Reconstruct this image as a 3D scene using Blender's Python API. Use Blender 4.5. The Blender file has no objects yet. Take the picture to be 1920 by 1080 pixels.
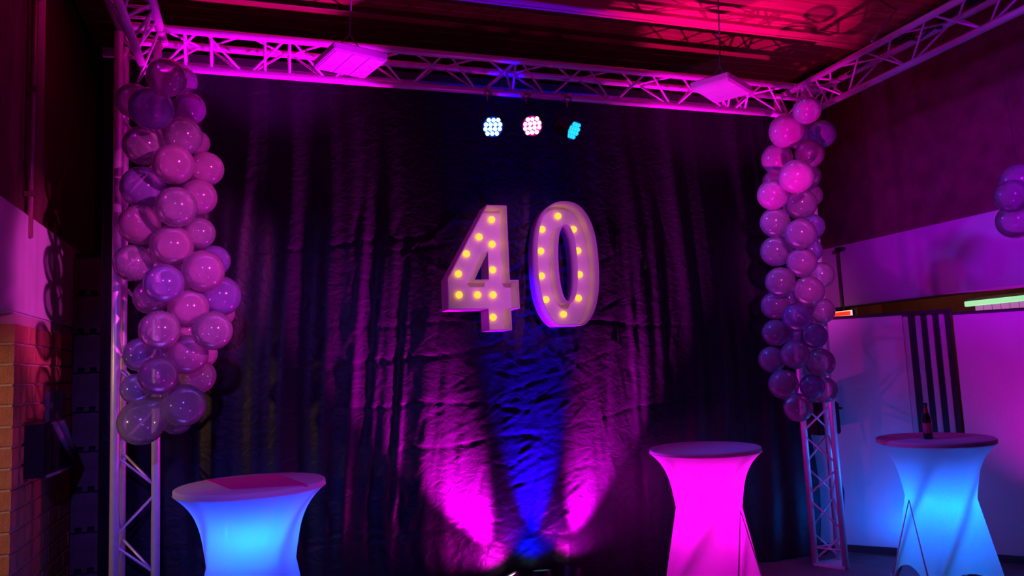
import bpy, bmesh, math, random
import numpy as np
from mathutils import Vector, Matrix, noise

# ------------------------------------------------------------------ camera
SC = bpy.context.scene
COL = SC.collection
F, YAW, PITCH, ROLL, CH = 1415.0, math.radians(18.70), math.radians(5.96), math.radians(2.57), 1.722
cy, sy, cp, sp = math.cos(YAW), math.sin(YAW), math.cos(PITCH), math.sin(PITCH)
FW = Vector((sy * cp, cy * cp, sp)); _r = Vector((cy, -sy, 0)); _u = _r.cross(FW)
c_, s_ = math.cos(ROLL), math.sin(ROLL)
RT = c_ * _r - s_ * _u; UP = s_ * _r + c_ * _u
EYE = Vector((0, 0, CH))
cam = bpy.data.cameras.new('camera'); cam.sensor_width = 36; cam.lens = F * 36 / 1920
camo = bpy.data.objects.new('camera', cam); COL.objects.link(camo)
camo.matrix_world = Matrix(((RT.x, UP.x, -FW.x, 0), (RT.y, UP.y, -FW.y, 0), (RT.z, UP.z, -FW.z, CH), (0, 0, 0, 1)))
cam.clip_start = .05; cam.clip_end = 100
SC.camera = camo

def at(px, py, X=None, Y=None, Z=None):
    """world point seen at a photograph pixel, on the plane X=, Y= or Z="""
    d = FW + (px - 960) / F * RT - (py - 540) / F * UP
    if X is not None: t = X / d.x
    elif Y is not None: t = Y / d.y
    else: t = (Z - CH) / d.z
    return EYE + t * d

# ------------------------------------------------------------------ world, exposure, render quality
w = bpy.data.worlds.new('world'); SC.world = w; w.use_nodes = True
bg = w.node_tree.nodes['Background']
bg.inputs[0].default_value = (.010, .0004, .022, 1); bg.inputs[1].default_value = 1.0
SC.view_settings.view_transform = 'Standard'; SC.view_settings.look = 'None'
SC.view_settings.exposure = 0; SC.view_settings.gamma = 1; SC.view_settings.use_curve_mapping = False
SC.cycles.use_denoising = True
SC.cycles.max_bounces = 10; SC.cycles.transparent_max_bounces = 40
SC.cycles.diffuse_bounces = 3; SC.cycles.transmission_bounces = 6
SC.cycles.sample_clamp_indirect = 4

# ------------------------------------------------------------------ stage and hall lamps
def spot(name, loc, tgt, col, watts, deg, blend=.4, radius=.05):
    l = bpy.data.lights.new(name, 'SPOT'); l.color = col; l.energy = watts
    l.spot_size = math.radians(deg); l.spot_blend = blend; l.shadow_soft_size = radius
    o = bpy.data.objects.new(name, l); COL.objects.link(o); o.location = loc
    o.rotation_euler = (Vector(tgt) - Vector(loc)).to_track_quat('-Z', 'Y').to_euler()
    return o
def point(name, loc, col, watts, radius=.05):
    l = bpy.data.lights.new(name, 'POINT'); l.color = col; l.energy = watts; l.shadow_soft_size = radius
    o = bpy.data.objects.new(name, l); COL.objects.link(o); o.location = loc
    return o
PINK, BLUE = (1, 0, .72), (0, 0, 1)
UPL = [(Vector((1.74, 5.365, 0)), Vector((-.45, .22, 1)), PINK), (Vector((1.95, 5.365, 0)), Vector((.03, .19, 1)), BLUE),
       (Vector((2.165, 5.365, 0)), Vector((.37, .21, 1)), PINK)]
UPW = [(4000, 42), (4300, 37), (3400, 40)]
# pink lamps standing on the floor among the guests, aimed up at the truss
FRONT = [((1.2, 2.5, 0), (.05, 5.2, 4.15), (.85, 0, 1), 2100, 19, 'pink floor uplight standing before the stage, aimed toward the brick pier side'),
         ((1.5, 2.5, 0), (3.95, 5.2, 4.15), (1, 0, .62), 1550, 20, 'pink floor uplight standing before the stage, aimed toward the partition side')]
# hall rig behind the visitors: coloured wash lamps on the front truss beam, the last an added fill
spot('wash_lamp', (4.0, -1.5, 3.55), (-.38, 4.9, 2.5), (1, .05, .72), 2900, 12, .5, .08)
spot('wash_lamp', (3.6, -1.4, 3.55), (-1.7, 3.3, 2.95), (.60, 0, 1), 1100, 15, 1, .08)
spot('wash_lamp', (.9, -1.6, 3.55), (5.6, 4.2, 2.98), (.40, 0, 1), 2300, 19, .9, .35)
spot('wash_lamp', (.4, -1.7, 3.55), (4.12, 4.85, 2.55), (1, .05, .90), 1500, 9.5, .6, .2)
spot('wash_lamp', (1.0, -1.8, 3.55), (1.93, 5.2, 2.5), (.80, .10, 1), 820, 11, .7, .08)
spot('wash_lamp', (-.3, -1.8, 3.55), (.1, 5.0, 1.4), (.22, .07, 1), 700, 27, .9, .08)  # added blue fill for the curtain's navy haze tone and the bar table top
# warm lamp in the side room beyond the brick pier
spot('side_room_lamp', (-3.2, 3.2, 1.75), (-1.2, 5.0, 1.25), (1, .50, .20), 105, 40, .7, .06)
point('far_room_fill', (6.9, 7.0, 2.55), (1, .35, .30), 9, .1)  # added reddish fill brightening the side room, no lamp stands there

# ------------------------------------------------------------------ materials
MATS = {}
def mat(name, col, rough=.6, metal=0, spec=.5, noise_amt=0, noise_scale=8, bump=0, bump_scale=60, stretch=(1, 1, 1), emit=None, estr=0, coat=0):
    m = bpy.data.materials.new(name); m.use_nodes = True; nt = m.node_tree; b = nt.nodes['Principled BSDF']
    b.inputs['Base Color'].default_value = (*col, 1); b.inputs['Roughness'].default_value = rough
    b.inputs['Metallic'].default_value = metal; b.inputs['Specular IOR Level'].default_value = spec
    if coat: b.inputs['Coat Weight'].default_value = coat; b.inputs['Coat Roughness'].default_value = .15
    if noise_amt or bump:
        tc = nt.nodes.new('ShaderNodeTexCoord'); mp = nt.nodes.new('ShaderNodeMapping'); mp.inputs['Scale'].default_value = stretch
        nt.links.new(tc.outputs['Object'], mp.inputs[0])
    if noise_amt:
        n = nt.nodes.new('ShaderNodeTexNoise'); n.inputs['Scale'].default_value = noise_scale; n.inputs['Detail'].default_value = 5
        nt.links.new(mp.outputs[0], n.inputs[0])
        r = nt.nodes.new('ShaderNodeValToRGB'); r.color_ramp.elements[0].position = .3; r.color_ramp.elements[1].position = .7
        r.color_ramp.elements[0].color = (*[c * (1 - noise_amt) for c in col], 1)
        r.color_ramp.elements[1].color = (*[min(1, c * (1 + noise_amt)) for c in col], 1)
        nt.links.new(n.outputs[0], r.inputs[0]); nt.links.new(r.outputs[0], b.inputs['Base Color'])
    if bump:
        n2 = nt.nodes.new('ShaderNodeTexNoise'); n2.inputs['Scale'].default_value = bump_scale; n2.inputs['Detail'].default_value = 4
        nt.links.new(mp.outputs[0], n2.inputs[0])
        bp = nt.nodes.new('ShaderNodeBump'); bp.inputs['Strength'].default_value = bump; bp.inputs['Distance'].default_value = .01
        nt.links.new(n2.outputs[0], bp.inputs['Height']); nt.links.new(bp.outputs[0], b.inputs['Normal'])
    if emit:
        b.inputs['Emission Color'].default_value = (*emit, 1); b.inputs['Emission Strength'].default_value = estr
    MATS[name] = m
    return m

def cloth_mat(name, transp):
    """sheer white stretch fabric: diffuse + translucent, slightly see-through"""
    m = bpy.data.materials.new(name); m.use_nodes = True; nt = m.node_tree; nt.nodes.clear()
    out = nt.nodes.new('ShaderNodeOutputMaterial'); d = nt.nodes.new('ShaderNodeBsdfDiffuse'); t = nt.nodes.new('ShaderNodeBsdfTranslucent')
    tr = nt.nodes.new('ShaderNodeBsdfTransparent'); m1 = nt.nodes.new('ShaderNodeMixShader'); m2 = nt.nodes.new('ShaderNodeMixShader')
    d.inputs[0].default_value = (.8, .8, .8, 1); t.inputs[0].default_value = (.8, .8, .8, 1)
    m1.inputs[0].default_value = .90; m2.inputs[0].default_value = transp
    nt.links.new(d.outputs[0], m1.inputs[1]); nt.links.new(t.outputs[0], m1.inputs[2])
    nt.links.new(m1.outputs[0], m2.inputs[1]); nt.links.new(tr.outputs[0], m2.inputs[2]); nt.links.new(m2.outputs[0], out.inputs[0])
    MATS[name] = m
    return m

def latex_mat(name, col, transp):
    """thin translucent balloon latex with a glossy skin"""
    m = bpy.data.materials.new(name); m.use_nodes = True; nt = m.node_tree; nt.nodes.clear()
    N = nt.nodes.new; L = nt.links.new
    out = N('ShaderNodeOutputMaterial'); d = N('ShaderNodeBsdfDiffuse'); t = N('ShaderNodeBsdfTranslucent'); g = N('ShaderNodeBsdfGlossy')
    tr = N('ShaderNodeBsdfTransparent'); fr = N('ShaderNodeFresnel'); fr.inputs[0].default_value = 1.45
    tc = N('ShaderNodeTexCoord'); no = N('ShaderNodeTexNoise'); no.inputs['Scale'].default_value = 14; no.inputs['Detail'].default_value = 5
    L(tc.outputs['Object'], no.inputs[0])
    rp = N('ShaderNodeMapRange'); rp.inputs['From Min'].default_value = .3; rp.inputs['From Max'].default_value = .7
    rp.inputs['To Min'].default_value = transp - .05; rp.inputs['To Max'].default_value = transp + .05
    L(no.outputs[0], rp.inputs[0])
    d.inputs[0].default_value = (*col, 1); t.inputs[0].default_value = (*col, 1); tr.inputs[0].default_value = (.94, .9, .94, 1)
    g.inputs['Roughness'].default_value = .13; g.inputs[0].default_value = (1, 1, 1, 1)
    a = N('ShaderNodeMixShader'); a.inputs[0].default_value = .42; L(d.outputs[0], a.inputs[1]); L(t.outputs[0], a.inputs[2])
    b = N('ShaderNodeMixShader'); L(rp.outputs[0], b.inputs[0]); L(a.outputs[0], b.inputs[1]); L(tr.outputs[0], b.inputs[2])
    c = N('ShaderNodeMixShader'); L(fr.outputs[0], c.inputs[0]); L(b.outputs[0], c.inputs[1]); L(g.outputs[0], c.inputs[2])
    L(c.outputs[0], out.inputs[0])
    MATS[name] = m
    return m

mat('floor', (.10, .085, .09), .55, noise_amt=.35, noise_scale=5, bump=.3, bump_scale=120)
mat('ceil_wood', (.44, .16, .075), .45, noise_amt=.25, noise_scale=6, stretch=(.4, 8, 8), bump=.15, bump_scale=30)
mat('ceil_gap', (.02, .01, .008), .9)
mat('clad', (.13, .055, .045), .5, noise_amt=.25, noise_scale=5, stretch=(6, 6, .5), bump=.2, bump_scale=40)
mat('upper_brick', (.15, .06, .06), .75, noise_amt=.25, noise_scale=7, bump=.5, bump_scale=25)
mat('plaster', (.62, .60, .60), .7, noise_amt=.06, noise_scale=3, bump=.25, bump_scale=90)
mat('brick', (.50, .20, .10), .8, noise_amt=.16, noise_scale=12, bump=.6, bump_scale=70)
mat('mortar', (.55, .42, .36), .9, bump=.5, bump_scale=120)
mat('block', (.16, .12, .13), .85, noise_amt=.2, noise_scale=10, bump=.5, bump_scale=50)
mat('dark', (.012, .011, .014), .7)
mat('black_plastic', (.015, .015, .017), .42, bump=.1, bump_scale=200)
mat('black_cloth', (.010, .009, .012), .9, bump=.4, bump_scale=200)
mat('alu', (.80, .80, .82), .40, metal=.35, noise_amt=.06, noise_scale=20)
mat('rail', (.04, .035, .045), .4)
mat('panel', (.74, .73, .74), .5, noise_amt=.03, noise_scale=4, bump=.1, bump_scale=100)
mat('panel_edge', (.55, .53, .55), .5, noise_amt=.08, noise_scale=30)
mat('gasket', (.015, .013, .02), .6)
mat('lamp_box', (.46, .45, .50), .4, noise_amt=.03)
mat('lamp_edge', (.42, .40, .44), .45)
mat('cable', (.012, .012, .013), .5)
mat('wire', (.30, .28, .30), .5)
mat('number_card', (.84, .82, .82), .5, noise_amt=.02)
mat('bulb', (.9, .6, .1), .3, emit=(1, .44, .022), estr=1.7)
mat('table_top_cloth', (.72, .70, .72), .8, bump=.15, bump_scale=300)
mat('table_steel', (.6, .6, .62), .3, metal=.9)
mat('shoe', (.5, .5, .52), .5)
mat('pink_paper', (.85, .04, .42), .7, noise_amt=.06, noise_scale=10)
mat('bottle_glass', (.030, .010, .008), .12, coat=.6)
mat('bottle_label', (.55, .16, .20), .5, noise_amt=.2, noise_scale=40)
mat('bottle_foil', (.42, .09, .09), .4, noise_amt=.1)
mat('side_wall', (.16, .055, .03), .7, noise_amt=.2)
mat('door_frame', (.40, .33, .24), .6, noise_amt=.1)
mat('side_panel', (.34, .12, .06), .6, noise_amt=.15, stretch=(1, 1, .2))
mat('window_lit', (.3, .15, .3), .5, emit=(.50, .10, .44), estr=.75)
mat('tube_lit', (.5, .8, .6), .4, emit=(.32, .78, .42), estr=1.0)
mat('red_led', (.6, .02, .01), .4, emit=(1, .02, .008), estr=2.2)
mat('pale_led', (.8, .5, .45), .4, emit=(1, .42, .34), estr=1.6)
mat('led_blue', (.4, .8, .8), .3, emit=(.42, .95, 1), estr=2.4)
mat('led_pink', (.9, .6, .8), .3, emit=(1, .52, .85), estr=2.6)
mat('led_cyan', (.1, .6, .8), .3, emit=(.012, .62, .95), estr=1.1)
mat('face_blue', (.02, .02, .1), .3, emit=(.0, .03, 1), estr=.5)
mat('face_pink', (.1, .02, .08), .3, emit=(1, .0, .5), estr=.5)
mat('face_cyan', (.02, .03, .1), .3, emit=(.0, .01, .6), estr=.5)
mat('puck_blue', (.1, .3, .6), .3, emit=(0, .5, 1), estr=6)
mat('puck_pink', (.6, .1, .6), .3, emit=(1, 0, .8), estr=6)
mat('conduit', (.24, .11, .10), .28, coat=.5)
mat('grey_plate', (.22, .21, .24), .6)
mat('slant', (.30, .22, .28), .6, noise_amt=.1)
cloth_mat('stretch_cloth', .10)
mat('seam', (.62, .58, .62), .8)
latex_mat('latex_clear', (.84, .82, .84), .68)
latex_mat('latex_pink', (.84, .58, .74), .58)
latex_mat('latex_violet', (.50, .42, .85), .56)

def curtain_mat():
    m = bpy.data.materials.new('curtain'); m.use_nodes = True; nt = m.node_tree; b = nt.nodes['Principled BSDF']
    N = nt.nodes.new; L = nt.links.new
    b.inputs['Base Color'].default_value = (.008, .007, .014, 1); b.inputs['Roughness'].default_value = .45
    b.inputs['Specular IOR Level'].default_value = .22
    b.inputs['Sheen Weight'].default_value = .02; b.inputs['Sheen Roughness'].default_value = .5
    tc = N('ShaderNodeTexCoord'); mp = N('ShaderNodeMapping'); mp.inputs['Rotation'].default_value = (0, .5, 0); mp.inputs['Scale'].default_value = (2.2, 1, 2.8)
    L(tc.outputs['Object'], mp.inputs[0])
    n = N('ShaderNodeTexNoise'); n.inputs['Scale'].default_value = 4.5; n.inputs['Detail'].default_value = 5; n.inputs['Distortion'].default_value = 1.4
    L(mp.outputs[0], n.inputs[0])
    n2 = N('ShaderNodeTexNoise'); n2.inputs['Scale'].default_value = 500
    L(tc.outputs['Object'], n2.inputs[0])
    bp = N('ShaderNodeBump'); bp.inputs['Strength'].default_value = .35; bp.inputs['Distance'].default_value = .02
    L(n.outputs[0], bp.inputs['Height'])
    b2 = N('ShaderNodeBump'); b2.inputs['Strength'].default_value = .15; b2.inputs['Distance'].default_value = .002
    L(n2.outputs[0], b2.inputs['Height']); L(bp.outputs[0], b2.inputs['Normal']); L(b2.outputs[0], b.inputs['Normal'])
    MATS['curtain'] = m
curtain_mat()

# ------------------------------------------------------------------ mesh helpers
def link(name, me, m, parent=None):
    if m: me.materials.append(MATS[m])
    o = bpy.data.objects.new(name, me); COL.objects.link(o)
    if parent is not None: o.parent = parent
    return o
def from_bm(name, bm, m, parent=None, smooth=False):
    me = bpy.data.meshes.new(name); bmesh.ops.recalc_face_normals(bm, faces=bm.faces); bm.to_mesh(me); bm.free()
    if smooth: me.polygons.foreach_set('use_smooth', [True] * len(me.polygons))
    return link(name, me, m, parent)
def bm_box(bm, x0, x1, y0, y1, z0, z1):
    v = [bm.verts.new(p) for p in ((x0, y0, z0), (x1, y0, z0), (x1, y1, z0), (x0, y1, z0), (x0, y0, z1), (x1, y0, z1), (x1, y1, z1), (x0, y1, z1))]
    for f in ((0, 3, 2, 1), (4, 5, 6, 7), (0, 1, 5, 4), (1, 2, 6, 5), (2, 3, 7, 6), (3, 0, 4, 7)): bm.faces.new([v[i] for i in f])
def box(name, x0, x1, y0, y1, z0, z1, m, parent=None, bev=0):
    bm = bmesh.new(); bm_box(bm, x0, x1, y0, y1, z0, z1)
    if bev: bmesh.ops.bevel(bm, geom=bm.edges[:], offset=bev, segments=2, affect='EDGES')
    return from_bm(name, bm, m, parent)
def bm_tube(bm, pts, r, seg=8, cap=True):
    pts = [Vector(p) for p in pts]; rs = r if isinstance(r, (list, tuple)) else [r] * len(pts); rings = []; n = None
    for i, p in enumerate(pts):
        t = (pts[min(i + 1, len(pts) - 1)] - pts[max(i - 1, 0)]).normalized()
        if n is None: n = t.orthogonal().normalized()
        n = (n - t * n.dot(t)).normalized(); b = t.cross(n)
        rings.append([bm.verts.new(p + rs[i] * (math.cos(a) * n + math.sin(a) * b)) for a in (2 * math.pi * k / seg for k in range(seg))])
    for A, B in zip(rings, rings[1:]):
        for k in range(seg): bm.faces.new((A[k], A[(k + 1) % seg], B[(k + 1) % seg], B[k]))
    if cap: bm.faces.new(rings[0][::-1]); bm.faces.new(rings[-1])
def tube(name, pts, r, m, parent=None, seg=8):
    bm = bmesh.new(); bm_tube(bm, pts, r, seg); return from_bm(name, bm, m, parent, True)
def lathe(name, prof, m, parent=None, seg=24, loc=(0, 0, 0), axis=None, caps=True):
    bm = bmesh.new(); rings = []
    q = Vector((0, 0, 1)).rotation_difference(Vector(axis).normalized()) if axis is not None else None
    for r, z in prof:
        ring = []
        for k in range(seg):
            a = 2 * math.pi * k / seg; v = Vector((r * math.cos(a), r * math.sin(a), z))
            if q: v = q @ v
            ring.append(bm.verts.new(v + Vector(loc)))
        rings.append(ring)
    for A, B in zip(rings, rings[1:]):
        for k in range(seg): bm.faces.new((A[k], A[(k + 1) % seg], B[(k + 1) % seg], B[k]))
    if caps: bm.faces.new(rings[0][::-1]); bm.faces.new(rings[-1])
    return from_bm(name, bm, m, parent, False)
def smooth(o, deg=40):
    o.data.polygons.foreach_set('use_smooth', [True] * len(o.data.polygons))
    try: o.data.set_sharp_from_angle(angle=math.radians(deg))
    except Exception: pass
    return o
def thing(name, label, cat, loc=(0, 0, 0), group=None):
    o = bpy.data.objects.new(name, None); COL.objects.link(o); o.location = loc; o.empty_display_size = .1
    return tag(o, label, cat, group)
def tag(o, label, cat, group=None):
    o['label'] = label; o['category'] = cat
    if group: o['group'] = group
    return o
def struct(o, label=None, cat=None):
    o['kind'] = 'structure'
    if label: o['label'] = label
    if cat: o['category'] = cat
    return o

# ------------------------------------------------------------------ the room
WL, WR, ZC, YB = -1.30, 5.50, 4.62, 7.2
struct(box('floor', -6, 9.5, -4, 10.2, -.1, 0, 'floor'), 'dark hall floor in front of the curtain', 'floor')
ce = struct(box('ceiling', -1.6, 5.8, -4, YB + .3, ZC + .03, ZC + .2, 'ceil_gap'), 'dark reddish wooden board ceiling', 'ceiling')
y = 2.2; PW = .205; proto = None
while y < YB:
    if proto is None:
        bm = bmesh.new(); bm_box(bm, -1.3, 5.5, 0, PW - .010, 0, .03); bmesh.ops.bevel(bm, geom=[e for e in bm.edges if abs(e.verts[0].co.x - e.verts[1].co.x) > 1], offset=.006, segments=1, affect='EDGES')
        p = from_bm('board', bm, 'ceil_wood', ce); proto = p.data
    else:
        p = bpy.data.objects.new('board', proto); COL.objects.link(p); p.parent = ce
    p.location = (0, y, ZC + (.003 if int(y * 37) % 2 else 0)); y += PW
struct(box('wall_back', -1.6, 5.8, YB, YB + .2, 0, ZC + .1, 'black_cloth'), 'dark back wall of the hall behind the curtain', 'wall')

wl = struct(box('wall_left', WL - .3, WL - .03, -4, YB, 2.70, ZC + .1, 'clad'), 'dark brown clad wall above the pale band', 'wall')
struct(box('trim_1', WL - .3, WL, -4, YB, 2.15, 2.76, 'plaster', bev=.01), 'pale plaster band running above the brick pier', 'band')
# brick pier under the band
py0 = 4.93
pier = struct(box('wall_pier', WL - .60, WL - .012, py0 + .012, YB, 0, 2.15, 'mortar'), 'brick pier below the pale plaster band', 'wall')
BL, BH, J = .255, .104, .012
rng = random.Random(4)
def brick_mesh(dx, dy, dz):
    bm = bmesh.new(); bm_box(bm, 0, dx, 0, dy, 0, dz); bmesh.ops.bevel(bm, geom=bm.edges[:], offset=.005, segments=1, affect='EDGES')
    me = bpy.data.meshes.new('brick'); bm.to_mesh(me); bm.free(); me.materials.append(MATS['brick']); return me
mb_side, mb_corner, mb_half, mb_front = brick_mesh(.05, BL, BH), brick_mesh(.122, BL, BH), brick_mesh(.122, .122, BH), brick_mesh(BL, .05, BH)
mb_wide = brick_mesh(BL, .122, BH)
for row in range(18):
    z = .012 + row * (BH + J)
    if z + BH > 2.15: break
    def put(me, x, y_):
        o = bpy.data.objects.new('brick', me); COL.objects.link(o); o.parent = pier
        o.location = (x + rng.uniform(-.002, .002), y_ + rng.uniform(-.002, .002), z)
    odd = row % 2
    put(mb_corner if odd else mb_wide, WL - (.122 if odd else BL), py0)
    x = WL - (.122 if odd else BL) - J - BL
    while x > WL - .62: put(mb_front, x, py0); x -= BL + J
    yy = py0 + (BL if odd else .122) + J
    while yy < 6.35: put(mb_side, WL - .05, yy); yy += BL + J
# block pier with rows of holes at the end of the wall
bp = struct(box('wall_block_pier', WL, -1.04, 6.36, YB, 0, 2.72, 'dark'), 'dark block pier with rows of small holes', 'wall')
bm = bmesh.new(); bm_box(bm, 0, .27, 0, .06, .035, .277)
for a, b in ((0, .03), (.075, .11), (.155, .19), (.235, .27)): bm_box(bm, a, b, 0, .06, 0, .035)
o = from_bm('block', bm, 'block', bp); o.location = (WL, 6.30, .0); bmesh_me = o.data
for k in range(1, 9):
    c = bpy.data.objects.new('block', bmesh_me); COL.objects.link(c); c.parent = bp; c.location = (WL + rng.uniform(0, .008), 6.30, k * .287 + .1)
o.location.z = .1

struct(box('wall_right', WR + .03, WR + .3, -4, YB, 2.70, ZC + .1, 'upper_brick'), 'dark reddish wall above the pale beam', 'wall')
struct(box('trim_2', WR, WR + .3, -4, YB, 2.17, 2.775, 'plaster', bev=.008), 'pale plastered beam above the partition panels', 'beam')

# side room behind the partition
struct(box('wall_side_room', 8.0, 8.15, 2, 10.2, 0, 3.0, 'side_wall'), 'dim reddish wall of the side room', 'wall')
struct(box('ceiling_side_room', WR + .3, 8.15, 2, 10.2, 2.75, 2.9, 'dark'), 'dark ceiling of the side room', 'ceiling')

# ------------------------------------------------------------------ folding partition
PA, PD = Vector((4.93, 5.43, 0)), Vector((.6815, -.7318, 0)); PN = Vector((-PD.y, PD.x, 0))  # PN points away from the hall
ang = math.atan2(PD.y, PD.x)
part = thing('wall_partition', 'white folding partition panels under the pale beam', 'partition', PA); struct(part)
part.rotation_euler = (0, 0, ang)
def pbox(name, s0, s1, d0, d1, z0, z1, m, bev=0): return box(name, s0, s1, d0, d1, z0, z1, m, part, bev)
pbox('panel', -.95, .47, -.03, .03, .06, 2.015, 'panel', .004)
pbox('panel', .845, 2.6, -.03, .03, .06, 1.99, 'panel', .004)
for k in range(3):
    s = .565 + k * .088
    pbox('panel', s, s + .042, -.045, .05, .05, 2.0, 'panel_edge', .006)
for k in range(4):
    s = .515 + k * .088
    pbox('gasket', s, s + .049, -.02, .045, .04, 2.01, 'gasket')
pbox('panel_edge', .472, .512, -.032, .03, .05, 2.0, 'panel_edge', .004)
pbox('top_rail', -.95, .84, -.036, .036, 2.012, 2.04, 'gasket')
pbox('top_rail', .84, 2.6, -.036, .036, 1.988, 2.012, 'gasket')
pbox('base_rail', -.95, 2.6, -.034, .034, .0, .06, 'rail')

# ------------------------------------------------------------------ things seen over the partition
q0, q1 = at(1812, 570, X=7.9), at(1935, 558, X=7.9)
t = thing('ceiling_light_strip', 'pale green glowing light strip seen over the partition', 'light', (7.9, 5.5, 2.2))
box('housing', -.02, .08, q1.y - 5.5 - .9, q0.y - 5.5, .005, .08, 'rail', t)
box('diffuser', -.06, 0, q1.y - 5.5 - .9, q0.y - 5.5 - .02, -.015, .045, 'tube_lit', t, .006)
wn = struct(box('window_1', 7.93, 7.99, 5.2, 6.62, 2.0, 2.195, 'rail'), 'window with small lit panes in the side room', 'window')
for k in range(13):
    box('pane', 7.92, 7.935, 5.215 + k * .108, 5.215 + k * .108 + .095, 2.03, 2.185, 'window_lit', wn)
t = struct(thing('door_1', 'pale door frame in the side room', 'door', (7.93, 8.75, 0)))
box('door_frame', -.03, .06, -.30, -.22, 0, 2.47, 'door_frame', t); box('door_frame', -.03, .06, .22, .30, 0, 2.47, 'door_frame', t)
box('door_head', -.03, .06, -.30, .30, 2.36, 2.47, 'door_frame', t); box('door_leaf', .0, .04, -.22, .22, 0, 2.36, 'dark', t)
for a, b in ((8.06, 8.24), (8.25, 8.43)):
    tag(box('wood_panel', 7.93, 7.99, a, b, 1.2, 2.40, 'side_panel', None, .004), 'brown wooden panel on the side room wall', 'panel', 'wood panels in the side room')
t = thing('led_sign', 'red glowing sign bar hanging from a dark pole', 'sign', at(1580, 589, X=5.42))
for nm, a, b, c, d, m in (('display', -.115, .115, -.016, .022, 'red_led'), ('light_border', -.13, .13, -.034, -.016, 'pale_led'), ('light_border', -.13, .13, .022, .030, 'pale_led'),
                          ('light_border', -.13, -.115, -.016, .022, 'pale_led'), ('light_border', .115, .13, -.016, .022, 'pale_led')):
    box(nm, -.012, .0, a, b, c, d, m, t)
box('sign_case', 0, .03, -.13, .13, -.034, .03, 'rail', t)
tube('pole', [(.02, 0, .03), (.02, .0, .66)], .008, 'dark', t)
box('bracket', .0, .08, -.03, .03, .63, .66, 'dark', t)

# ------------------------------------------------------------------ curtain (black satin backdrop)
CY = 5.53
def make_curtain():
    x0, x1, z0, z1 = -.98, 4.56, .012, 3.96
    nx, nz = 420, 300
    X, Z = np.meshgrid(np.linspace(x0, x1, nx), np.linspace(z0, z1, nz))
    r = np.random.RandomState(3); D = np.zeros_like(X)
    wob = .10 * np.sin(Z * 1.3 + X * .7)
    # hanging folds, deeper toward the bottom and the edges
    amp = .45 + .55 * np.clip(Z / 1.3, .25, 1) * (1 - Z / z1)
    edge = np.clip(np.abs(X - 1.95) / 1.1, .35, 1.6)
    for fr, a, ph in ((2.1, .016, .3), (3.7, .012, 1.9), (6.3, .009, 4.0), (9.7, .006, 2.2), (15.1, .0035, .9)):
        D += a * np.sin(fr * 2 * np.pi * (X + wob * .6) / 2.2 + ph + .6 * np.sin(Z * .9 + fr)) * amp * edge
    # strong single pleats
    for px, wd, dp, za, zb_ in ((.62, .035, .05, .6, 2.9), (.78, .03, .035, .8, 2.6), (.98, .025, .035, .7, 2.2), (2.9, .03, .035, .9, 2.7), (3.15, .04, .03, 1.3, 3.0), (-.25, .05, .03, 0, 3.6), (3.9, .05, .03, 0, 3.6), (1.9, .03, .03, 1.6, 3.4)):
        m = 1 / (1 + np.exp(-(Z - za) * 7)) / (1 + np.exp((Z - zb_) * 5))
        D += .45 * dp * np.exp(-((X - px - .10 * (Z - 1.5) * (px < 2)) / wd) ** 2) * m
    # sharp packing creases
    for k in range(11):
        zc, sl = r.uniform(.5, 2.9), r.uniform(-.16, .16); xa = r.uniform(0, 3.6); ln = r.uniform(.5, 1.6)
        d = Z - zc - sl * (X - xa) - .01 * np.sin(X * 9 + k)
        D -= .006 * np.exp(-np.abs(d) / .012) * np.exp(-((X - xa) / ln) ** 2)
    # crinkled middle: short slanted wrinkles, finer lower down
    for k in range(260):
        xa, za = r.normal(1.98, .30), r.uniform(.25, 2.9); a = r.uniform(.1, .75) * (1 if r.rand() < .8 else -1); L = r.uniform(.05, .20)
        u = (X - xa) * math.cos(a) + (Z - za) * math.sin(a); v = -(X - xa) * math.sin(a) + (Z - za) * math.cos(a)
        D += r.choice([-1, 1]) * r.uniform(.0015, .0050) * np.exp(-(v / r.uniform(.008, .018)) ** 2 - (u / L) ** 2)
    for k in range(240):
        xa, za = r.uniform(.4, 3.4), r.uniform(.2, 2.8); a = r.uniform(1.1, 1.9); L = r.uniform(.06, .22)
        u = (X - xa) * math.cos(a) + (Z - za) * math.sin(a); v = -(X - xa) * math.sin(a) + (Z - za) * math.cos(a)
        D += r.choice([-1, 1]) * r.uniform(.002, .006) * np.exp(-(v / r.uniform(.012, .03)) ** 2 - (u / L) ** 2)
    Yv = CY - D
    Xv = X + .012 * np.sin(Z * 3) * (X > 4.4) * 4
    V = np.stack([Xv, Yv, Z], -1).reshape(-1, 3)
    i = (np.arange(nz - 1)[:, None] * nx + np.arange(nx - 1)[None]).ravel()
    Fc = np.stack([i, i + 1, i + nx + 1, i + nx], 1)
    me = bpy.data.meshes.new('curtain'); me.from_pydata(V.tolist(), [], Fc.tolist()); me.polygons.foreach_set('use_smooth', [True] * len(me.polygons))
    return me
cu = thing('backdrop_curtain', 'large black satin curtain hanging behind the glowing number', 'curtain', (1.8, CY, 0))
o = link('drape', make_curtain(), 'curtain', cu); o.location = (-1.8, -CY, 0)
sol = o.modifiers.new('thickness', 'SOLIDIFY'); sol.thickness = .003
box('top_hem', -.98 - 1.8, 4.56 - 1.8, -.045, .02, 3.93, 3.99, 'black_cloth', cu)
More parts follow.
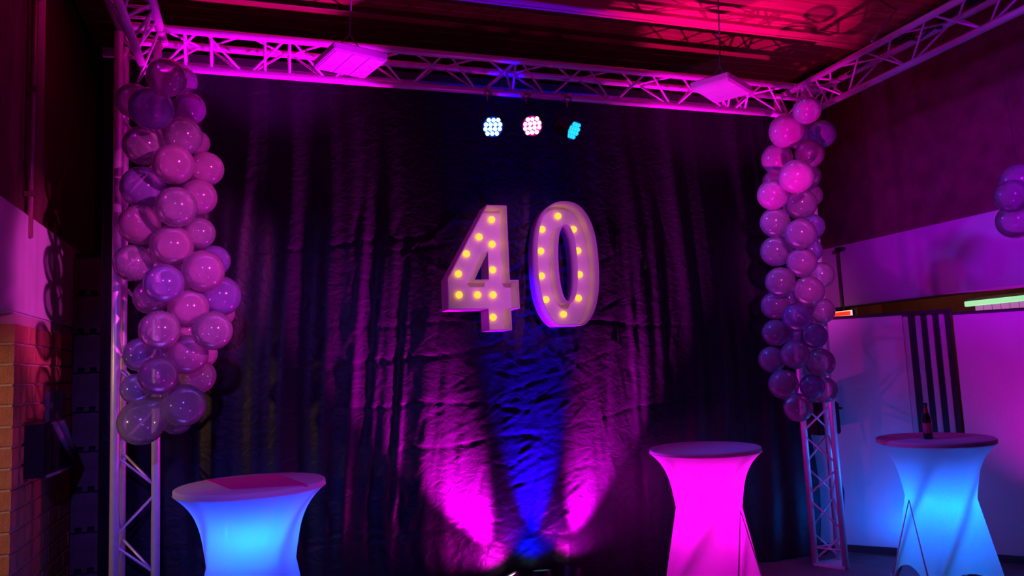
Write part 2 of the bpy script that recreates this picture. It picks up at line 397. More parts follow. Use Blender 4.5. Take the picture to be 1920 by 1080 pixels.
# ------------------------------------------------------------------ trusses
XL, XR, TY, TZ, XS, XLS, TH = -.750, 4.427, 5.226, 3.781, 4.509, -.702, .208
def truss(name, label, base, offs, p0, p1, pitch=.25, phase=0, chord_r=.0255, brace_r=.0085, ends=(), faces=(0, 1, 2)):
    """triangular lattice truss: three chords and zigzag braces on each face"""
    p0, p1 = Vector(p0), Vector(p1); d = (p1 - p0); L = d.length; d.normalize()
    t = thing(name, label, 'truss', base); B = Vector(base)
    for of in offs: tube('chord', [p0 + Vector(of) - B, p1 + Vector(of) - B], chord_r, 'alu', t, 12)
    for fi in faces:
        a, b = Vector(offs[fi]), Vector(offs[(fi + 1) % 3]); n = int(L / pitch); st = L / n; flip = (fi + phase) % 2
        for k in range(n):
            u, v = (a, b) if (k + flip) % 2 == 0 else (b, a)
            A = p0 + d * (k * st + .022) + u; C = p0 + d * ((k + 1) * st - .022) + v
            tube('brace', [A - B, C - B], brace_r, 'alu', t, 6)
        for e in ends: tube('brace', [p0 + d * e + a - B, p0 + d * e + b - B], brace_r * 1.15, 'alu', t, 6)
    return t
beam_off = [(0, -.12, TH), (0, .12, TH), (0, 0, 0)]
side_off = [(-.12, 0, TH), (.12, 0, TH), (0, 0, 0)]
BX0, BX1 = XL + .14, XR - .10
bt = truss('truss_beam', 'lattice truss beam spanning in front of the black curtain', (1.84, TY, TZ), beam_off, (BX0, TY, TZ), (BX1, TY, TZ), .262, 0,
      ends=(.17, .33, .67, .83, 2.45, 4.35, 4.52))
truss('truss_beam', 'lattice truss beam running out from the wall beside the brick pier', (XLS, 2.5, TZ), side_off, (XLS, TY + .10, TZ), (XLS, -1.5, TZ), .27, 1, ends=(.35, .5))
truss('truss_beam', 'lattice truss beam running along the dark reddish wall', (XS, 2.5, TZ), side_off, (XS, TY + .10, TZ), (XS, -1.5, TZ), .30, 0, ends=(.30, .42))
ZT = TZ + TH
lc = [(-.07, -.12, 0), (-.07, .12, 0), (.139, 0, 0)]
ltc = truss('truss_column', 'upright lattice truss column beside the brick pier', (XL, TY, 0), lc, (XL, TY, .02), (XL, TY, ZT - .05), .25, 0, chord_r=.026, ends=(.12,))
rc = [(-.12, .07, 0), (.12, .07, 0), (0, -.139, 0)]
rtc = truss('truss_column', 'upright lattice truss column beside the partition', (XR, TY, 0), rc, (XR, TY, .02), (XR, TY, ZT - .05), .25, 1, chord_r=.026, ends=(.12,))
def base_plate(col, offs, grow=1.45):
    bm = bmesh.new(); P = [Vector(o) * grow for o in offs]
    lo = [bm.verts.new((p.x, p.y, 0)) for p in P]; hi = [bm.verts.new((p.x, p.y, .016)) for p in P]
    bm.faces.new(lo[::-1]); bm.faces.new(hi)
    for k in range(3): bm.faces.new((lo[k], lo[(k + 1) % 3], hi[(k + 1) % 3], hi[k]))
    bmesh.ops.bevel(bm, geom=[e for e in bm.edges if abs(e.verts[0].co.z - e.verts[1].co.z) > .01], offset=.05, segments=4, affect='EDGES')
    from_bm('base_plate', bm, 'alu', col)
base_plate(ltc, lc); base_plate(rtc, rc)
# corner pipes joining the beams to the columns
for colm, x, xs in ((ltc, XL, XLS), (rtc, XR, XS)):
    sgn = 1 if x < 0 else -1
    def rel(*p): return Vector(p) - Vector((x, TY, 0))
    tube('corner_pipe', [rel(xs, TY - .02, TZ), rel(xs + sgn * .04, TY, TZ - .02), rel(x + sgn * .25, TY, TZ)], .026, 'alu', colm, 10)
    tube('corner_pipe', [rel(xs - .12 * sgn, TY - .12, ZT), rel(x + sgn * .2, TY - .12, ZT)], .024, 'alu', colm, 10)
    tube('corner_pipe', [rel(xs - .12 * sgn, TY + .12, ZT), rel(x + sgn * .2, TY + .12, ZT)], .024, 'alu', colm, 10)
    for oy in (-.12, .12): tube('brace', [rel(xs + sgn * .12, TY + oy, ZT), rel(x + sgn * .02, TY, TZ - .12)], .009, 'alu', colm, 6)
# strut and cable of the rig
tag(tube('suspension_strut', [at(1635, 77, Z=3.99), at(1690, 5, X=5.46)], .011, 'alu'), 'thin steel strut from the truss up to the reddish wall', 'strut')
cb = [at(x, y, X=4.60) + Vector((0, 0, dz)) for x, y, dz in ((1590, 140, 0), (1625, 118, .01), (1655, 95, .03), (1690, 78, .05), (1720, 75, .0), (1760, 48, .01), (1800, 22, .03), (1830, 5, .05), (1880, -25, .03))]
t = thing('cable', 'black cable strapped along the truss beside the reddish wall', 'cable', cb[3])
tube('cord', [p - cb[3] for p in cb], .011, 'cable', t)
for k in (3, 5, 7):
    tube('strap', [cb[k] - cb[3] + Vector((0, 0, -.035)), cb[k] - cb[3] + Vector((0, -.02, .03))], .02, 'cable', t)
    if k != 5: tube('cable_loop', [cb[k] - cb[3] + Vector(v) for v in ((0, .1, 0), (.02, .03, -.045), (.02, -.05, -.04), (0, -.1, .0))], .016, 'cable', t)
# power box and cable behind the column near the partition
t = thing('power_box', 'black electrical box behind the truss column at the partition', 'box', (XR + .17, TY + .17, 0))
box('case', -.125, .115, -.08, .08, 1.03, 1.30, 'black_plastic', t, .012)
box('label_plate', -.03, .05, -.084, -.079, 1.19, 1.215, 'panel_edge', t)
tube('bracket', [(.0, -.08, 1.25), (.06, -.165, 1.25)], .012, 'black_plastic', t)
tube('cord', [(-.02, -.03, 1.03), (.05, -.06, .8), (.075, -.08, .55), (.06, -.07, .3), (.0, 0, .1), (-.05, .06, .02), (-.2, .1, .012)], .007, 'cable', t)

# ------------------------------------------------------------------ hanging lamp panels
def lamp_panel(label, px, z, yaw, sx, sy_, cable_px):
    c = at(*px, Z=z); t = thing('ceiling_lamp', label, 'lamp', c, 'white square lamps hanging in front of the truss')
    t.rotation_euler = (0, 0, yaw)
    box('lamp_body', -sx, sx, -sy_, sy_, 0, .05, 'lamp_edge', t, .006)
    n = 3; w_ = 2 * (sx - .012) / n
    for k in range(n): box('light_panel', -sx + .012 + k * w_ + .004, -sx + .012 + (k + 1) * w_ - .004, -sy_ + .014, sy_ - .014, -.006, .004, 'lamp_box', t)
    for a, b in ((-sx * .7, 0), (sx * .7, 0)): tube('hanger_wire', [(a, b, .05), (0, 0, .19)], .0045, 'wire', t, 6)
    R = Matrix.Rotation(-yaw, 3, 'Z'); pts = [Vector((0, 0, .19))]
    for k in range(1, 9):
        s = k / 8; pts.append(R @ Vector((cable_px * math.sin(s * 3.1) * .5, .01 * math.sin(5 * s), 0)) + Vector((0, 0, .19 + s * (ZC - z - .19))))
    tube('cord', pts, .0055, 'wire', t, 6)
lamp_panel('white square lamp hanging over the curtain half nearer the brick pier', (657, 121), 3.60, .30, .172, .165, .04)
lamp_panel('white square lamp hanging over the curtain half nearer the partition', (1354, 171), 3.60, .54, .205, .142, .05)

# ------------------------------------------------------------------ LED lamps under the beam
def par_lamp(label, pos, face, lens, facem, lightcol, watts, roll, tilt_r=0):
    """LED spotlight: can, front ring, 14 lenses, yoke and truss clamp"""
    t = thing('stage_lamp', label, 'spotlight', pos)
    f = Vector(face).normalized(); q = Vector((0, 0, 1)).rotation_difference(f)
    x = Vector((1, 0, 0)); x = (x - f * x.dot(f)).normalized(); yv = f.cross(x)
    cr, sr = math.cos(roll), math.sin(roll); x, yv = cr * x + sr * yv, -sr * x + cr * yv
    smooth(lathe('can', [(.03, -.17), (.06, -.165), (.078, -.12), (.082, -.0), (.082, .012), (.074, .012), (.074, .0), (.01, .0)], 'black_plastic', t, 24, axis=f))
    lathe('lens_plate', [(.073, .001), (.073, .004)], facem, t, 24, axis=f)
    rows = ((3, -1.5), (4, -.5), (4, .5), (3, 1.5)); d = .0345; base = None
    for n, ro in rows:
        for k in range(n):
            c = ((k - (n - 1) / 2) * d + ro * .004) * x + ro * d * .93 * yv + f * .010
            if base is None:
                bm = bmesh.new(); bmesh.ops.create_uvsphere(bm, u_segments=12, v_segments=8, radius=.0158)
                o = from_bm('led_lens', bm, lens, t, True); base = o.data
            else: o = bpy.data.objects.new('led_lens', base); COL.objects.link(o); o.parent = t
            o.location = c
    s = Vector((1, 0, 0)) if abs(f.x) < .6 else Vector((.7, .7, 0))
    s = (s - Vector((0, 0, 1)) * s.z).normalized()
    back = f * -.07; top = Vector((0, TY - pos[1], TZ - pos[2] - .06))
    tube('yoke', [back - s * .088, back - s * .092 + Vector((0, 0, .06)), top * .8 - s * .05, top - s * .01, top + s * .01, top * .8 + s * .05, back + s * .092 + Vector((0, 0, .06)), back + s * .088], .008, 'black_plastic', t, 6)
    ct = Vector((0, TY - pos[1], TZ - pos[2]))
    bm = bmesh.new(); bm_tube(bm, [ct - Vector((.03, 0, 0)), ct + Vector((.03, 0, 0))], .036, 14); from_bm('clamp', bm, 'table_steel', t, True)
    tube('clamp_bolt', [ct + Vector((0, 0, -.03)), ct + Vector((0, 0, -.075))], .010, 'table_steel', t)
    P = Vector(pos) + f * .06
    spot('stage_lamp_light', P, P + f, lightcol, watts, 110, .6, .05)
e = lambda p: tuple((EYE - Vector(p)).normalized())
p1, p2, p3 = at(924, 238, Y=5.12), at(998, 236, Y=5.12), at(1074, 244, Y=5.14)
par_lamp('round blue LED stage lamp under the truss beside the pink one', p1, Vector(e(p1)) + Vector((.05, 0, .05)), 'led_blue', 'face_blue', (.02, .06, 1), 130, .06)
par_lamp('round pink glowing LED stage lamp under the truss', p2, Vector(e(p2)) + Vector((.0, 0, .05)), 'led_pink', 'face_pink', (1, .02, .55), 12, .15)
par_lamp('cyan LED stage lamp turned aside under the truss', p3, Vector(e(p3)) + Vector((.85, .25, -.15)), 'led_cyan', 'face_cyan', (0, .06, 1), 90, -.30)

# ------------------------------------------------------------------ floor uplights
for k, ((pos, d, colr), (wt, dg)) in enumerate(zip(UPL, UPW)):
    lab = ('pink floor uplight at the curtain foot on the brick pier side', 'blue floor uplight at the foot of the curtain', 'pink floor uplight at the curtain foot on the partition side')[k]
    t = thing('floor_uplight', lab, 'spotlight', pos); d = d.normalized()
    cpos = Vector((0, 0, .13))
    smooth(lathe('can', [(.03, -.09), (.055, -.085), (.068, -.05), (.070, .085), (.070, .1), (.062, .1), (.062, .085), (.01, .085)], 'black_plastic', t, 20, loc=cpos, axis=d))
    lathe('lens_plate', [(.061, .086), (.061, .090)], 'led_pink' if colr is PINK else 'led_blue', t, 20, loc=cpos, axis=d)
    for sx in (-1, 1):
        tube('stand', [(sx * .078, 0, .13), (sx * .085, .0, .05), (sx * .085, -.10, .008)], .008, 'black_plastic', t, 6)
        tube('stand', [(sx * .085, 0, .05), (sx * .085, .10, .008)], .008, 'black_plastic', t, 6)
    P = Vector(pos) + cpos + d * .115
    spot('floor_uplight_light', P, P + d, colr, wt, dg, 1, .03)
    spot('floor_uplight_spill', P, P + d, colr, wt * .015, 130, .7, .035)

# ------------------------------------------------------------------ the number 40
YF, YK = 5.20, 5.385
def cpx(x, y): return (800 + x / 3.856, 360 + y / 3.856)
def XZ(x, y, Y): p = at(*cpx(x, y), Y=Y); return (p.x, p.z)
def strip(name, pts, y0, y1, m, parent, org):
    bm = bmesh.new(); A = [bm.verts.new((x - org.x, y0 - org.y, z - org.z)) for x, z in pts]; B = [bm.verts.new((x - org.x, y1 - org.y, z - org.z)) for x, z in pts]
    n = len(pts)
    for k in range(n): bm.faces.new((A[k], A[(k + 1) % n], B[(k + 1) % n], B[k]))
    o = from_bm(name, bm, m, parent); s = o.modifiers.new('t', 'SOLIDIFY'); s.thickness = .008; s.offset = 0; return o
def plate(name, outer, hole, yk, m, parent, org):
    bm = bmesh.new(); E = []
    for pts in (outer, hole):
        V = [bm.verts.new((x - org.x, yk - org.y, z - org.z)) for x, z in pts]
        E += [bm.edges.new((V[k], V[(k + 1) % len(V)])) for k in range(len(V))]
    bmesh.ops.triangle_fill(bm, use_beauty=True, edges=E, normal=(0, -1, 0))
    o = from_bm(name, bm, m, parent); s = o.modifiers.new('t', 'SOLIDIFY'); s.thickness = .010; s.offset = 0; return o
def number(name, label, outer, hole, bulbs, wires):
    cx = sum(p[0] for p in outer) / len(outer); zm = min(p[1] for p in outer)
    org = Vector((cx, (YF + YK) / 2, zm)); t = thing(name, label, 'number sign', org)
    plate('back_panel', outer, hole, YK, 'number_card', t, org)
    so = strip('rim', outer, YF, YK + .005, 'number_card', t, org); sh = strip('inner_rim', hole, YF, YK + .005, 'number_card', t, org)
    if len(outer) > 20: smooth(so, 30); smooth(sh, 30)
    base = None
    for bx, bz in bulbs:
        if base is None:
            bm = bmesh.new(); bmesh.ops.create_uvsphere(bm, u_segments=16, v_segments=10, radius=.0265); bmesh.ops.scale(bm, vec=(1, .8, 1), verts=bm.verts)
            o = from_bm('bulb', bm, 'bulb', t, True); base = o.data
        else: o = bpy.data.objects.new('bulb', base); COL.objects.link(o); o.parent = t
        o.location = (bx - org.x, YK - .022 - org.y, bz - org.z)
    for wx, wz in wires:
        tube('hanging_wire', [(wx - org.x, YK - org.y, wz - org.z), (wx - org.x, TY + .12 - org.y, ZT - org.z)], .0012, 'cable', t, 4)
o4 = [XZ(x, y, YF) for x, y in ((436, 100), (590, 97), (600, 640), (667, 638), (667, 838), (604, 841), (604, 995), (450, 998), (450, 845), (155, 847), (155, 626))]
# square up the upright and level edges
def sq(pts, groups_x, groups_z):
    P = [list(p) for p in pts]
    for g in groups_x: m = sum(P[i][0] for i in g) / len(g); [P[i].__setitem__(0, m) for i in g]
    for g in groups_z: m = sum(P[i][1] for i in g) / len(g); [P[i].__setitem__(1, m) for i in g]
    return [tuple(p) for p in P]
o4 = sq(o4, ((1, 2, 5, 6), (3, 4), (7, 8), (9, 10)), ((0, 1), (2, 3), (4, 5, 8, 9), (6, 7)))
h4 = sq([XZ(x, y, YF) for x, y in ((446, 428), (448, 634), (344, 636))], ((0, 1),), ((1, 2),))
b4 = [XZ(x, y, YK - .02) for x, y in ((470, 200), (380, 325), (474, 378), (288, 447), (230, 592), (478, 563), (235, 744), (369, 744), (481, 744), (481, 906))]
number('number_four', 'white box number four studded with glowing yellow bulbs', o4, h4, b4, [(o4[0][0] + .05, o4[0][1] - .02), (o4[1][0] - .03, o4[1][1] - .02)])
def sup(cx, cz, a, b, n, flat=None, N=56):
    P = []
    for k in range(N):
        t = 2 * math.pi * k / N; c, s = math.cos(t), math.sin(t)
        x, z = cx + a * abs(c) ** (2 / n) * (1 if c >= 0 else -1), cz + b * abs(s) ** (2 / n) * (1 if s >= 0 else -1)
        if flat and z < flat: z = flat
        P.append((x, z))
    # merge points that coincide
    Q = [P[0]]
    for p in P[1:]:
        if (p[0] - Q[-1][0]) ** 2 + (p[1] - Q[-1][1]) ** 2 > 1e-6: Q.append(p)
    return Q
L0, R0, T0, B0 = XZ(800, 480, YF), XZ(1240, 500, YF), XZ(1010, 72, YF), XZ(1015, 962, YF)
c0 = ((L0[0] + R0[0]) / 2, (T0[1] + B0[1]) / 2)
o0 = sup(c0[0], c0[1] - .01, (R0[0] - L0[0]) / 2, (T0[1] - B0[1]) / 2 + .012, 2.45, B0[1])
l0, r0, t0, b0 = XZ(950, 520, YF), XZ(1090, 560, YF), XZ(1005, 236, YF), XZ(1035, 798, YF)
h0 = sup((l0[0] + r0[0]) / 2, (t0[1] + b0[1]) / 2, (r0[0] - l0[0]) / 2, (t0[1] - b0[1]) / 2, 2.3)
b0_ = [XZ(x, y, YK - .02) for x, y in ((950, 174), (835, 270), (1062, 270), (826, 427), (1094, 425), (831, 607), (1106, 597), (863, 778), (1098, 768), (990, 884))]
number('number_zero', 'white box number zero studded with glowing yellow bulbs', o0, h0, b0_, [(c0[0] - .1, T0[1] - .03), (c0[0] + .1, T0[1] - .03)])

# ------------------------------------------------------------------ bar tables with lit stretch covers
def bar_table(label, px, H, R, th0, lampcol, lampz, watts, puck, group, sf=3, fwd=0):
    c = at(*px, Z=H); C = Vector((c.x, c.y, 0)); a = math.atan2(C.x, C.y)
    la, dp = Vector((math.cos(a), -math.sin(a), 0)), Vector((math.sin(a), math.cos(a), 0))
    def dirv(th): th = math.radians(th); return math.cos(th) * la + math.sin(th) * dp
    t = thing('bar_table', label, 'table', C, group)
    # table plate with a small hole in the middle
    smooth(lathe('tabletop', [(.022, H - .030), (R - .012, H - .030), (R - .006, H - .018), (R - .012, H - .004), (.022, H - .004), (.022, H - .030)], 'table_steel', t, 48, caps=False))
    # elastic cap: top and rolled rim
    smooth(lathe('cover_top', [(.018, H - .002), (.3 * R, H), (R - .012, H), (R - .002, H - .006), (R, H - .018), (R - .004, H - .034), (R - .016, H - .038)], 'table_top_cloth', t, 64, caps=False), 50)
    lathe('centre_lens', [(.002, H - .006), (.019, H - .006)], 'stretch_cloth', t, 16, caps=False)
    # skirt: hourglass above the waist, straight folds down to four feet below
    zw = .60 * H; rw = .585 * R; rf = .97 * R
    def prof(z): return R * (.575 + .425 * math.exp(-(H - .036 - z) / .135)) if z > zw else rw
    V, Fc = [], []
    cols = []   # (waist angle deg, bottom point, hem height)
    n1, n2 = 12, 12
    for i in range(4):
        f = th0 + 90 * i; fpt = dirv(f) * rf; gpt = dirv(f + 90) * rf
        for k in range(n1): cols.append((f - 45 + 90 * k / n1, fpt, .015))
        for k in range(n2):
            s = k / n2; cols.append((f + 45, fpt.lerp(gpt, s), .015 + .16 * math.sin(math.pi * s) ** .8))
    NZ, NU = 14, 22; rows = []
    for j in range(NZ + NU + 1):
        row = []
        for (wa, bpt, hz) in cols:
            W = dirv(wa) * rw; W = Vector((W.x, W.y, zw))
            if j <= NZ:
                s = j / NZ; P = Vector((bpt.x, bpt.y, hz)).lerp(W, s)
                sm = s ** 3; P = P * (1 - 0) ; 
            else:
                z = zw + (H - .034 - zw) * ((j - NZ) / NU); r = prof(z)
                k2 = min(1, (j - NZ) / 5); r = r * k2 + (1 - k2) * (rw + (prof(zw + .0001) - rw) * k2)
                D = dirv(wa); P = Vector((D.x * r, D.y * r, z))
            row.append(len(V)); V.append(tuple(P))
        rows.append(row)
    n = len(cols)
    for A, B in zip(rows, rows[1:]):
        for k in range(n): Fc.append((A[k], A[(k + 1) % n], B[(k + 1) % n], B[k]))
    me = bpy.data.meshes.new('cover'); me.from_pydata(V, [], Fc)
    bm = bmesh.new(); bm.from_mesh(me); bmesh.ops.remove_doubles(bm, verts=bm.verts, dist=.0004); bm.to_mesh(me); bm.free()
    cover = link('cover', me, 'stretch_cloth', t); smooth(cover, 34)
    # stitched seams along one fold, running up from two feet to the waist
    W = dirv(th0 + 90 * sf + 45) * rw
    for f in (th0 + 90 * sf, th0 + 90 * sf + 90):
        fp = dirv(f) * rf
        tube('seam', [Vector((fp.x, fp.y, .03)), Vector((W.x, W.y, zw * .985))], [.008, .006], 'seam', cover, 6)
    # crossed steel legs and rubber shoes
    for i in range(4):
        f = th0 + 90 * i; A = dirv(f) * (rf - .02); B = dirv(f + 128) * (R * .66)
        tube('leg', [Vector((A.x, A.y, .02)), Vector((B.x, B.y, H - .032))], .0125, 'table_steel', t, 10)
        S = dirv(f) * (rf + .004)
        smooth(lathe('shoe', [(.024, 0), (.026, .012), (.022, .03), (.015, .045)], 'shoe', t, 14, loc=(S.x, S.y, 0)))
    # battery lamp under the table
    p = thing('table_lamp_puck', 'glowing lamp under the ' + label, 'lamp', C)
    smooth(lathe('case', [(.06, 0), (.075, .008), (.078, .05), (.07, .06)], 'panel', p, 20)); lathe('light_dome', [(.066, .0605), (.055, .074), (.03, .082), (.005, .084)], puck, p, 20)
    point('table_glow', C - dp * fwd + Vector((0, 0, lampz)), lampcol, watts, .05)
    return t, C
g = None
TL, CL = bar_table('bar table with bright blue lit cover and pink sheet on top', (471, 905), 1.12, .420, -70, (.0, .058, 1), .89, 20.0, 'puck_blue', g, 3, .11)
TC, CC = bar_table('bar table with magenta lit cover', (1321, 838), 1.075, .400, -69, (1, .0, .80), .76, 21.0, 'puck_pink', g, 0)
TR, CR = bar_table('bar table with blue lit cover carrying a beer bottle', (1752, 820), 1.072, .392, -106, (.0, .13, 1), .60, 15.0, 'puck_blue', g)

# pink sheet on the table
P = [at(x, y, Z=1.124) for x, y in ((384, 899), (434, 917.5), (578, 909), (522, 889))]
bm = bmesh.new(); o0p = (P[0] + P[2]) / 2
lo = [bm.verts.new(p - o0p) for p in P]; hi = [bm.verts.new(p - o0p + Vector((0, 0, .004))) for p in P]
bm.faces.new(lo[::-1]); bm.faces.new(hi)
for k in range(4): bm.faces.new((lo[k], lo[(k + 1) % 4], hi[(k + 1) % 4], hi[k]))
bmesh.ops.bevel(bm, geom=[e for e in bm.edges if abs(e.verts[0].co.z - e.verts[1].co.z) > .003], offset=.012, segments=3, affect='EDGES')
sh = tag(from_bm('paper_sheet', bm, 'pink_paper'), 'pink rectangular sheet lying on the blue lit bar table', 'sheet'); sh.location = o0p - Vector((0, 0, .0035))

# beer bottle
bp_ = at(1741, 823, Z=1.072)
t = thing('beer_bottle', 'dark brown beer bottle with reddish label on the bar table', 'bottle', bp_)
bprof = [(.026, 0), (.0305, .004), (.031, .02), (.031, .135), (.029, .152), (.022, .175), (.0155, .195), (.0135, .215), (.013, .24), (.0145, .243), (.0145, .25), (.0125, .252)]
smooth(lathe('glass', bprof, 'bottle_glass', t, 24), 50)
smooth(lathe('label', [(.0314, .042), (.0314, .115)], 'bottle_label', t, 24, caps=False))
smooth(lathe('neck_label', [(.0185, .186), (.0148, .205), (.0142, .222)], 'bottle_foil', t, 24, caps=False))
smooth(lathe('cap', [(.0155, .245), (.0158, .252), (.0135, .257), (.004, .258)], 'black_plastic', t, 20))

# wall-mounted things on the brick pier
wb = at(45, 836, X=WL)
t = thing('wall_rack', 'black wedge-shaped box with slanted bars on the brick pier', 'box', (WL, wb.y + .1, 1.20))
bm = bmesh.new()
pr = [(0.0, 0.0), (.86, -.02), (.34, .29), (0.0, .31)]
for sx in (0, 1):
    pass
A = [bm.verts.new((.002, y_ - .1, z_)) for y_, z_ in pr]; B = [bm.verts.new((.10, y_ - .1, z_)) for y_, z_ in pr]
bm.faces.new(A[::-1]); bm.faces.new(B)
for k in range(4): bm.faces.new((A[k], A[(k + 1) % 4], B[(k + 1) % 4], B[k]))
from_bm('case', bm, 'black_plastic', t)
for s0 in (-.13, .06):
    tube('slanted_bar', [(.105, .34 - .1 + s0, .30), (.105, .86 - .1 + s0 * .6, .0)], [.020, .020], 'slant', t, 6)
tube('bottom_bar', [(.105, -.05, .0), (.105, .76, -.015)], .010, 'slant', t, 6)
pa, pb = at(86, 740, X=WL), at(112, 800, X=WL)
tag(box('wall_plate', WL - .02, WL + .02, pa.y, pb.y, 1.50, 1.70, 'grey_plate', None, .006), 'grey metal plate on the brick pier above the black box', 'plate')
cd = at(57, 300, X=WL)
t = thing('wall_conduit', 'thin glossy pipe running up the brown wall', 'pipe', (WL + .005, cd.y, 2.62))
tube('pipe', [(0, 0, 0), (0, 0, ZC - 2.62)], .017, 'conduit', t)
for z in (.25, .9, 1.5): box('clip', -.03, .024, -.024, .024, z, z + .03, 'clad', t)

# ------------------------------------------------------------------ balloon garlands
# photograph pixel centre x, y, radius, layer (0 front .. 2 back), tint (c clear, p pink, v violet)
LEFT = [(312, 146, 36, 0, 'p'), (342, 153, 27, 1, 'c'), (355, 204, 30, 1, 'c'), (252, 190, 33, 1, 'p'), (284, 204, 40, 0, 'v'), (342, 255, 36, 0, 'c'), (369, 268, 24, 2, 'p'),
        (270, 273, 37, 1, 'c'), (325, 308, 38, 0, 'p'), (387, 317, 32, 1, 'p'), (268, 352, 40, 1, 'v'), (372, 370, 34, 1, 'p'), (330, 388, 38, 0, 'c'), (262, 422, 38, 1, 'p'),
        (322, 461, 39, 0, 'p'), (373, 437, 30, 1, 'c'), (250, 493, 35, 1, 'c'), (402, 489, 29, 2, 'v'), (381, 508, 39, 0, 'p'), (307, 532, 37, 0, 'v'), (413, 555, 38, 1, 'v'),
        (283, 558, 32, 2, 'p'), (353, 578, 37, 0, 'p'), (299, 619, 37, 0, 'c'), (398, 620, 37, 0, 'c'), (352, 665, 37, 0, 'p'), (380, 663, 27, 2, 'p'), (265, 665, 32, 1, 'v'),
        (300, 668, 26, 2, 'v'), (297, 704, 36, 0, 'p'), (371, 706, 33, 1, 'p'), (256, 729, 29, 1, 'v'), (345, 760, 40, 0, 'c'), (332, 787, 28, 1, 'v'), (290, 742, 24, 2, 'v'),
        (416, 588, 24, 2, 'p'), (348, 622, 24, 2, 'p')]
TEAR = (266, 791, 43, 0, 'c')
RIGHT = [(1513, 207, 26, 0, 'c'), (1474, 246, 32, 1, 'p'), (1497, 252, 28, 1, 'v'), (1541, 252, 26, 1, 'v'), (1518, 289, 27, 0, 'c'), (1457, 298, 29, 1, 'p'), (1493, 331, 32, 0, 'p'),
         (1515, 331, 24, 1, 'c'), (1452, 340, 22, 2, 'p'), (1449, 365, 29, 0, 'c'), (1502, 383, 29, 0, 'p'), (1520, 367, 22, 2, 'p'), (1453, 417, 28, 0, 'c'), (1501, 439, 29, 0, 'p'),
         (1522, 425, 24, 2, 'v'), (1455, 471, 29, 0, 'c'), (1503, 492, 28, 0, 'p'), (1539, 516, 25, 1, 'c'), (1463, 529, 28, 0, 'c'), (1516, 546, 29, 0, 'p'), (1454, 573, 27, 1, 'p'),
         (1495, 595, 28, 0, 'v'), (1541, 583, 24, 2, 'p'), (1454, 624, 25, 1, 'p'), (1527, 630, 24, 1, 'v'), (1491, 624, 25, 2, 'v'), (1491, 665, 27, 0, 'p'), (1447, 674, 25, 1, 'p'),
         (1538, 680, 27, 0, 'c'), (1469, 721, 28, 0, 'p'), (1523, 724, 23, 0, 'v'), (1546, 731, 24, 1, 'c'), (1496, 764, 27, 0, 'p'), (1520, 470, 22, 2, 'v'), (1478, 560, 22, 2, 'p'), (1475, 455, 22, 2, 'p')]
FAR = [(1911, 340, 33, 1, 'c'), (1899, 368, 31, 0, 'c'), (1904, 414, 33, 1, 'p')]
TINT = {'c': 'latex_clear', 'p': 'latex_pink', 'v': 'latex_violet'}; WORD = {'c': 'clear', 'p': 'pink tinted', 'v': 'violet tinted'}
def balloon_mesh(tear=False):
    """rubber balloon, round end at +Z, drawn into its neck toward -Z; unit radius"""
    bm = bmesh.new(); nu, nv = 22, 16; rings = []
    neck = 1.5 if tear else 1.13
    for j in range(nv + 1):
        ph = math.pi * j / nv; z, r = math.cos(ph), math.sin(ph)
        if z < 0: k = -z; z = -k * (1 + (neck - 1) * k ** 2); r *= 1 - (.22 if tear else .08) * k ** 2
        rings.append([bm.verts.new((max(r, .035) * math.cos(2 * math.pi * i / nu), max(r, .035) * math.sin(2 * math.pi * i / nu), z)) for i in range(nu)] if 0 < j else [bm.verts.new((0, 0, 1))])
    for i in range(nu): bm.faces.new((rings[0][0], rings[1][i], rings[1][(i + 1) % nu]))
    for A, B in zip(rings[1:], rings[2:]):
        for i in range(nu): bm.faces.new((A[i], A[(i + 1) % nu], B[(i + 1) % nu], B[i]))
    me = bpy.data.meshes.new('balloon'); bmesh.ops.recalc_face_normals(bm, faces=bm.faces); bm.to_mesh(me); bm.free()
    me.polygons.foreach_set('use_smooth', [True] * len(me.polygons)); return me, neck
def knot_mesh(neck):
    bm = bmesh.new(); bm_tube(bm, [(0, 0, -neck + .02), (0, 0, -neck - .04), (0, 0, -neck - .07), (0, 0, -neck - .13)], [.035, .05, .03, .07], 8)
    me = bpy.data.meshes.new('knot'); bm.to_mesh(me); bm.free(); return me
BM = {}
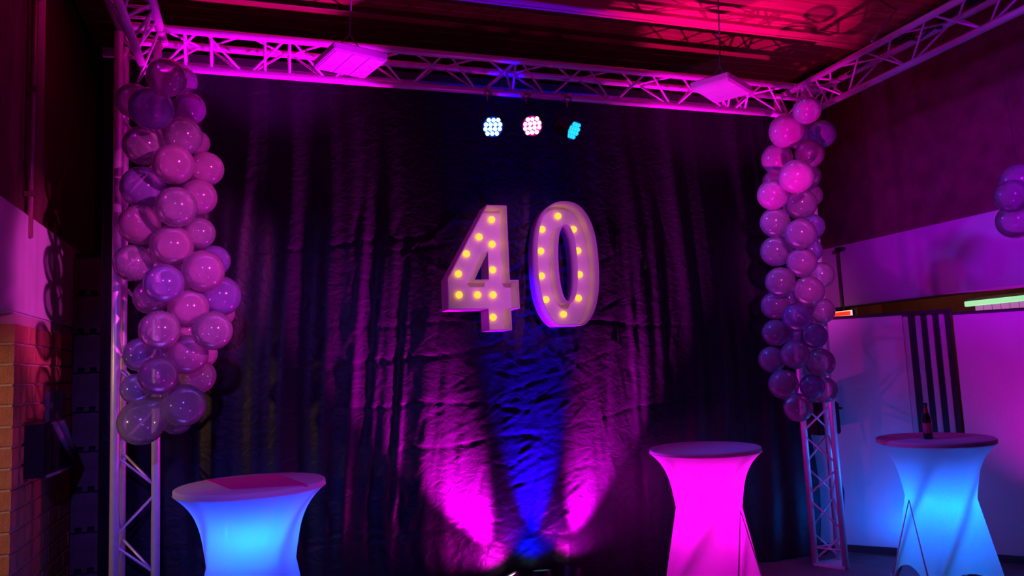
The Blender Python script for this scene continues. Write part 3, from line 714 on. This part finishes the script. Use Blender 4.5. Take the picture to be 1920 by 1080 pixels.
def garland(L, axis_pt, cy_, band, where, grp, tear=None):
    items = [(*b, False) for b in L] + ([(*tear, True)] if tear else [])
    pos = []
    for (x, y, r, lay, tint, tr) in items:
        Y = cy_ + band[0] + (band[1] - band[0]) * lay / 2
        p = at(x, y, Y=Y); pos.append([p, r * (p - EYE).dot(FW) / F])
    # settle along the sight lines so neighbours touch instead of passing through each other
    for it in range(300):
        for i in range(len(pos)):
            for j in range(i):
                a, b = pos[i], pos[j]; d = a[0] - b[0]; need = .99 * (a[1] + b[1])
                if d.length < need:
                    push = (need - d.length) * .3; s = 1 if a[0].y + items[i][3] * 1e-3 >= b[0].y + items[j][3] * 1e-3 else -1
                    for q, sg in ((a, s), (b, -s)):
                        ny = min(cy_ + band[1] + .0, max(cy_ + band[0] - .38, q[0].y + sg * push))
                        k = ny / q[0].y; q[0] = EYE + (q[0] - EYE) * k
    zs = [p.z for p, _ in pos]; z0_, z1_ = min(zs), max(zs)
    for (x, y, r, lay, tint, tr), (p, _) in zip(items, pos):
        hh = (p.z - z0_) / (z1_ - z0_); part_ = ('lower third', 'middle third', 'upper third')[min(2, int(hh * 3))] if len(items) > 6 else 'bunch'
        rad = r * (p - EYE).dot(FW) / F
        ax = Vector((axis_pt[0], axis_pt[1] + .02, p.z - .05)); out = (p - ax)
        out.z += .02; out = out.normalized()
        if tr: out = (-RT * .72 - UP * .62 - FW * .2).normalized()
        key = (tint, tr)
        if key not in BM:
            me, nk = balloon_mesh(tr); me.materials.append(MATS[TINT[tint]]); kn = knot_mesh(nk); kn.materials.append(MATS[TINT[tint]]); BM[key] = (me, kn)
        me, kn = BM[key]
        o = bpy.data.objects.new('balloon', me); COL.objects.link(o); o.location = p; o.scale = (rad,) * 3
        o.rotation_euler = Vector((0, 0, 1)).rotation_difference(out).to_euler()
        k = bpy.data.objects.new('knot', kn); COL.objects.link(k); k.parent = o
        tag(o, ('clear teardrop shaped balloon at the bottom of the garland ' if tr else WORD[tint] + (' translucent balloon in the ' + part_ + ' of the garland ' if part_ != 'bunch' else ' translucent balloon of the small bunch ')) + where, 'balloon', None if tr else WORD[tint] + ' balloons, ' + part_ + ', ' + grp)
garland(LEFT, (XL + .05, TY), TY, (-.50, -.27), 'beside the brick pier', 'on the column by the brick pier', TEAR)
garland(RIGHT, (XR, TY), TY, (-.50, -.27), 'beside the partition', 'on the column by the partition')
garland(FAR, (4.62, 3.35), 3.35, (-.08, .10), 'hanging before the pale beam', 'hanging before the pale beam')
fp = at(1911, 335, Y=3.40)
tag(tube('balloon_string', [at(1906, 420, Y=3.40), at(1905, 370, Y=3.40), fp, Vector((XS, 3.40, TZ - .02))], .0012, 'cable', None, 5), 'thin string holding the balloons below the truss', 'string')

# ------------------------------------------------------------------ coloured uplights beside the partition
def wall_uplight(label, pos, tgt, colr, wt, dg):
    t = thing('floor_uplight', label, 'spotlight', pos); d = (Vector(tgt) - Vector(pos)).normalized()
    smooth(lathe('can', [(.03, -.07), (.055, -.065), (.066, -.03), (.068, .08), (.06, .08), (.06, .07), (.01, .07)], 'black_plastic', t, 20, loc=(0, 0, .10), axis=d))
    lathe('lens_plate', [(.059, .071), (.059, .074)], 'face_blue' if colr[0] < .5 else 'face_pink', t, 20, loc=(0, 0, .10), axis=d)
    tube('stand', [(-.07, 0, .10), (-.075, .02, .008), (.075, .02, .008), (.07, 0, .10)], .008, 'black_plastic', t, 6)
    P = Vector(pos) + Vector((0, 0, .1)) + d * .1
    spot('wall_uplight_light', P, P + d, colr, wt, dg, .5 if dg < 60 else .9, .05)
    if dg < 60: spot('wall_uplight_spill', P, P + d, colr, wt * .022, 92, 1, .05)
wall_uplight('blue floor uplight between the bar table and the partition', (5.12, 4.78, 0), (4.80, 5.55, .75), (0, .13, 1), 22, 150)
wall_uplight('pink floor uplight before the far partition panel', (5.55, 3.30, 0), (6.1, 3.95, 1.3), (1, 0, 1), 75, 95)
for pos, tgt, colr, wt, dg, lab in FRONT: wall_uplight(lab, pos, tgt, colr, wt, dg)
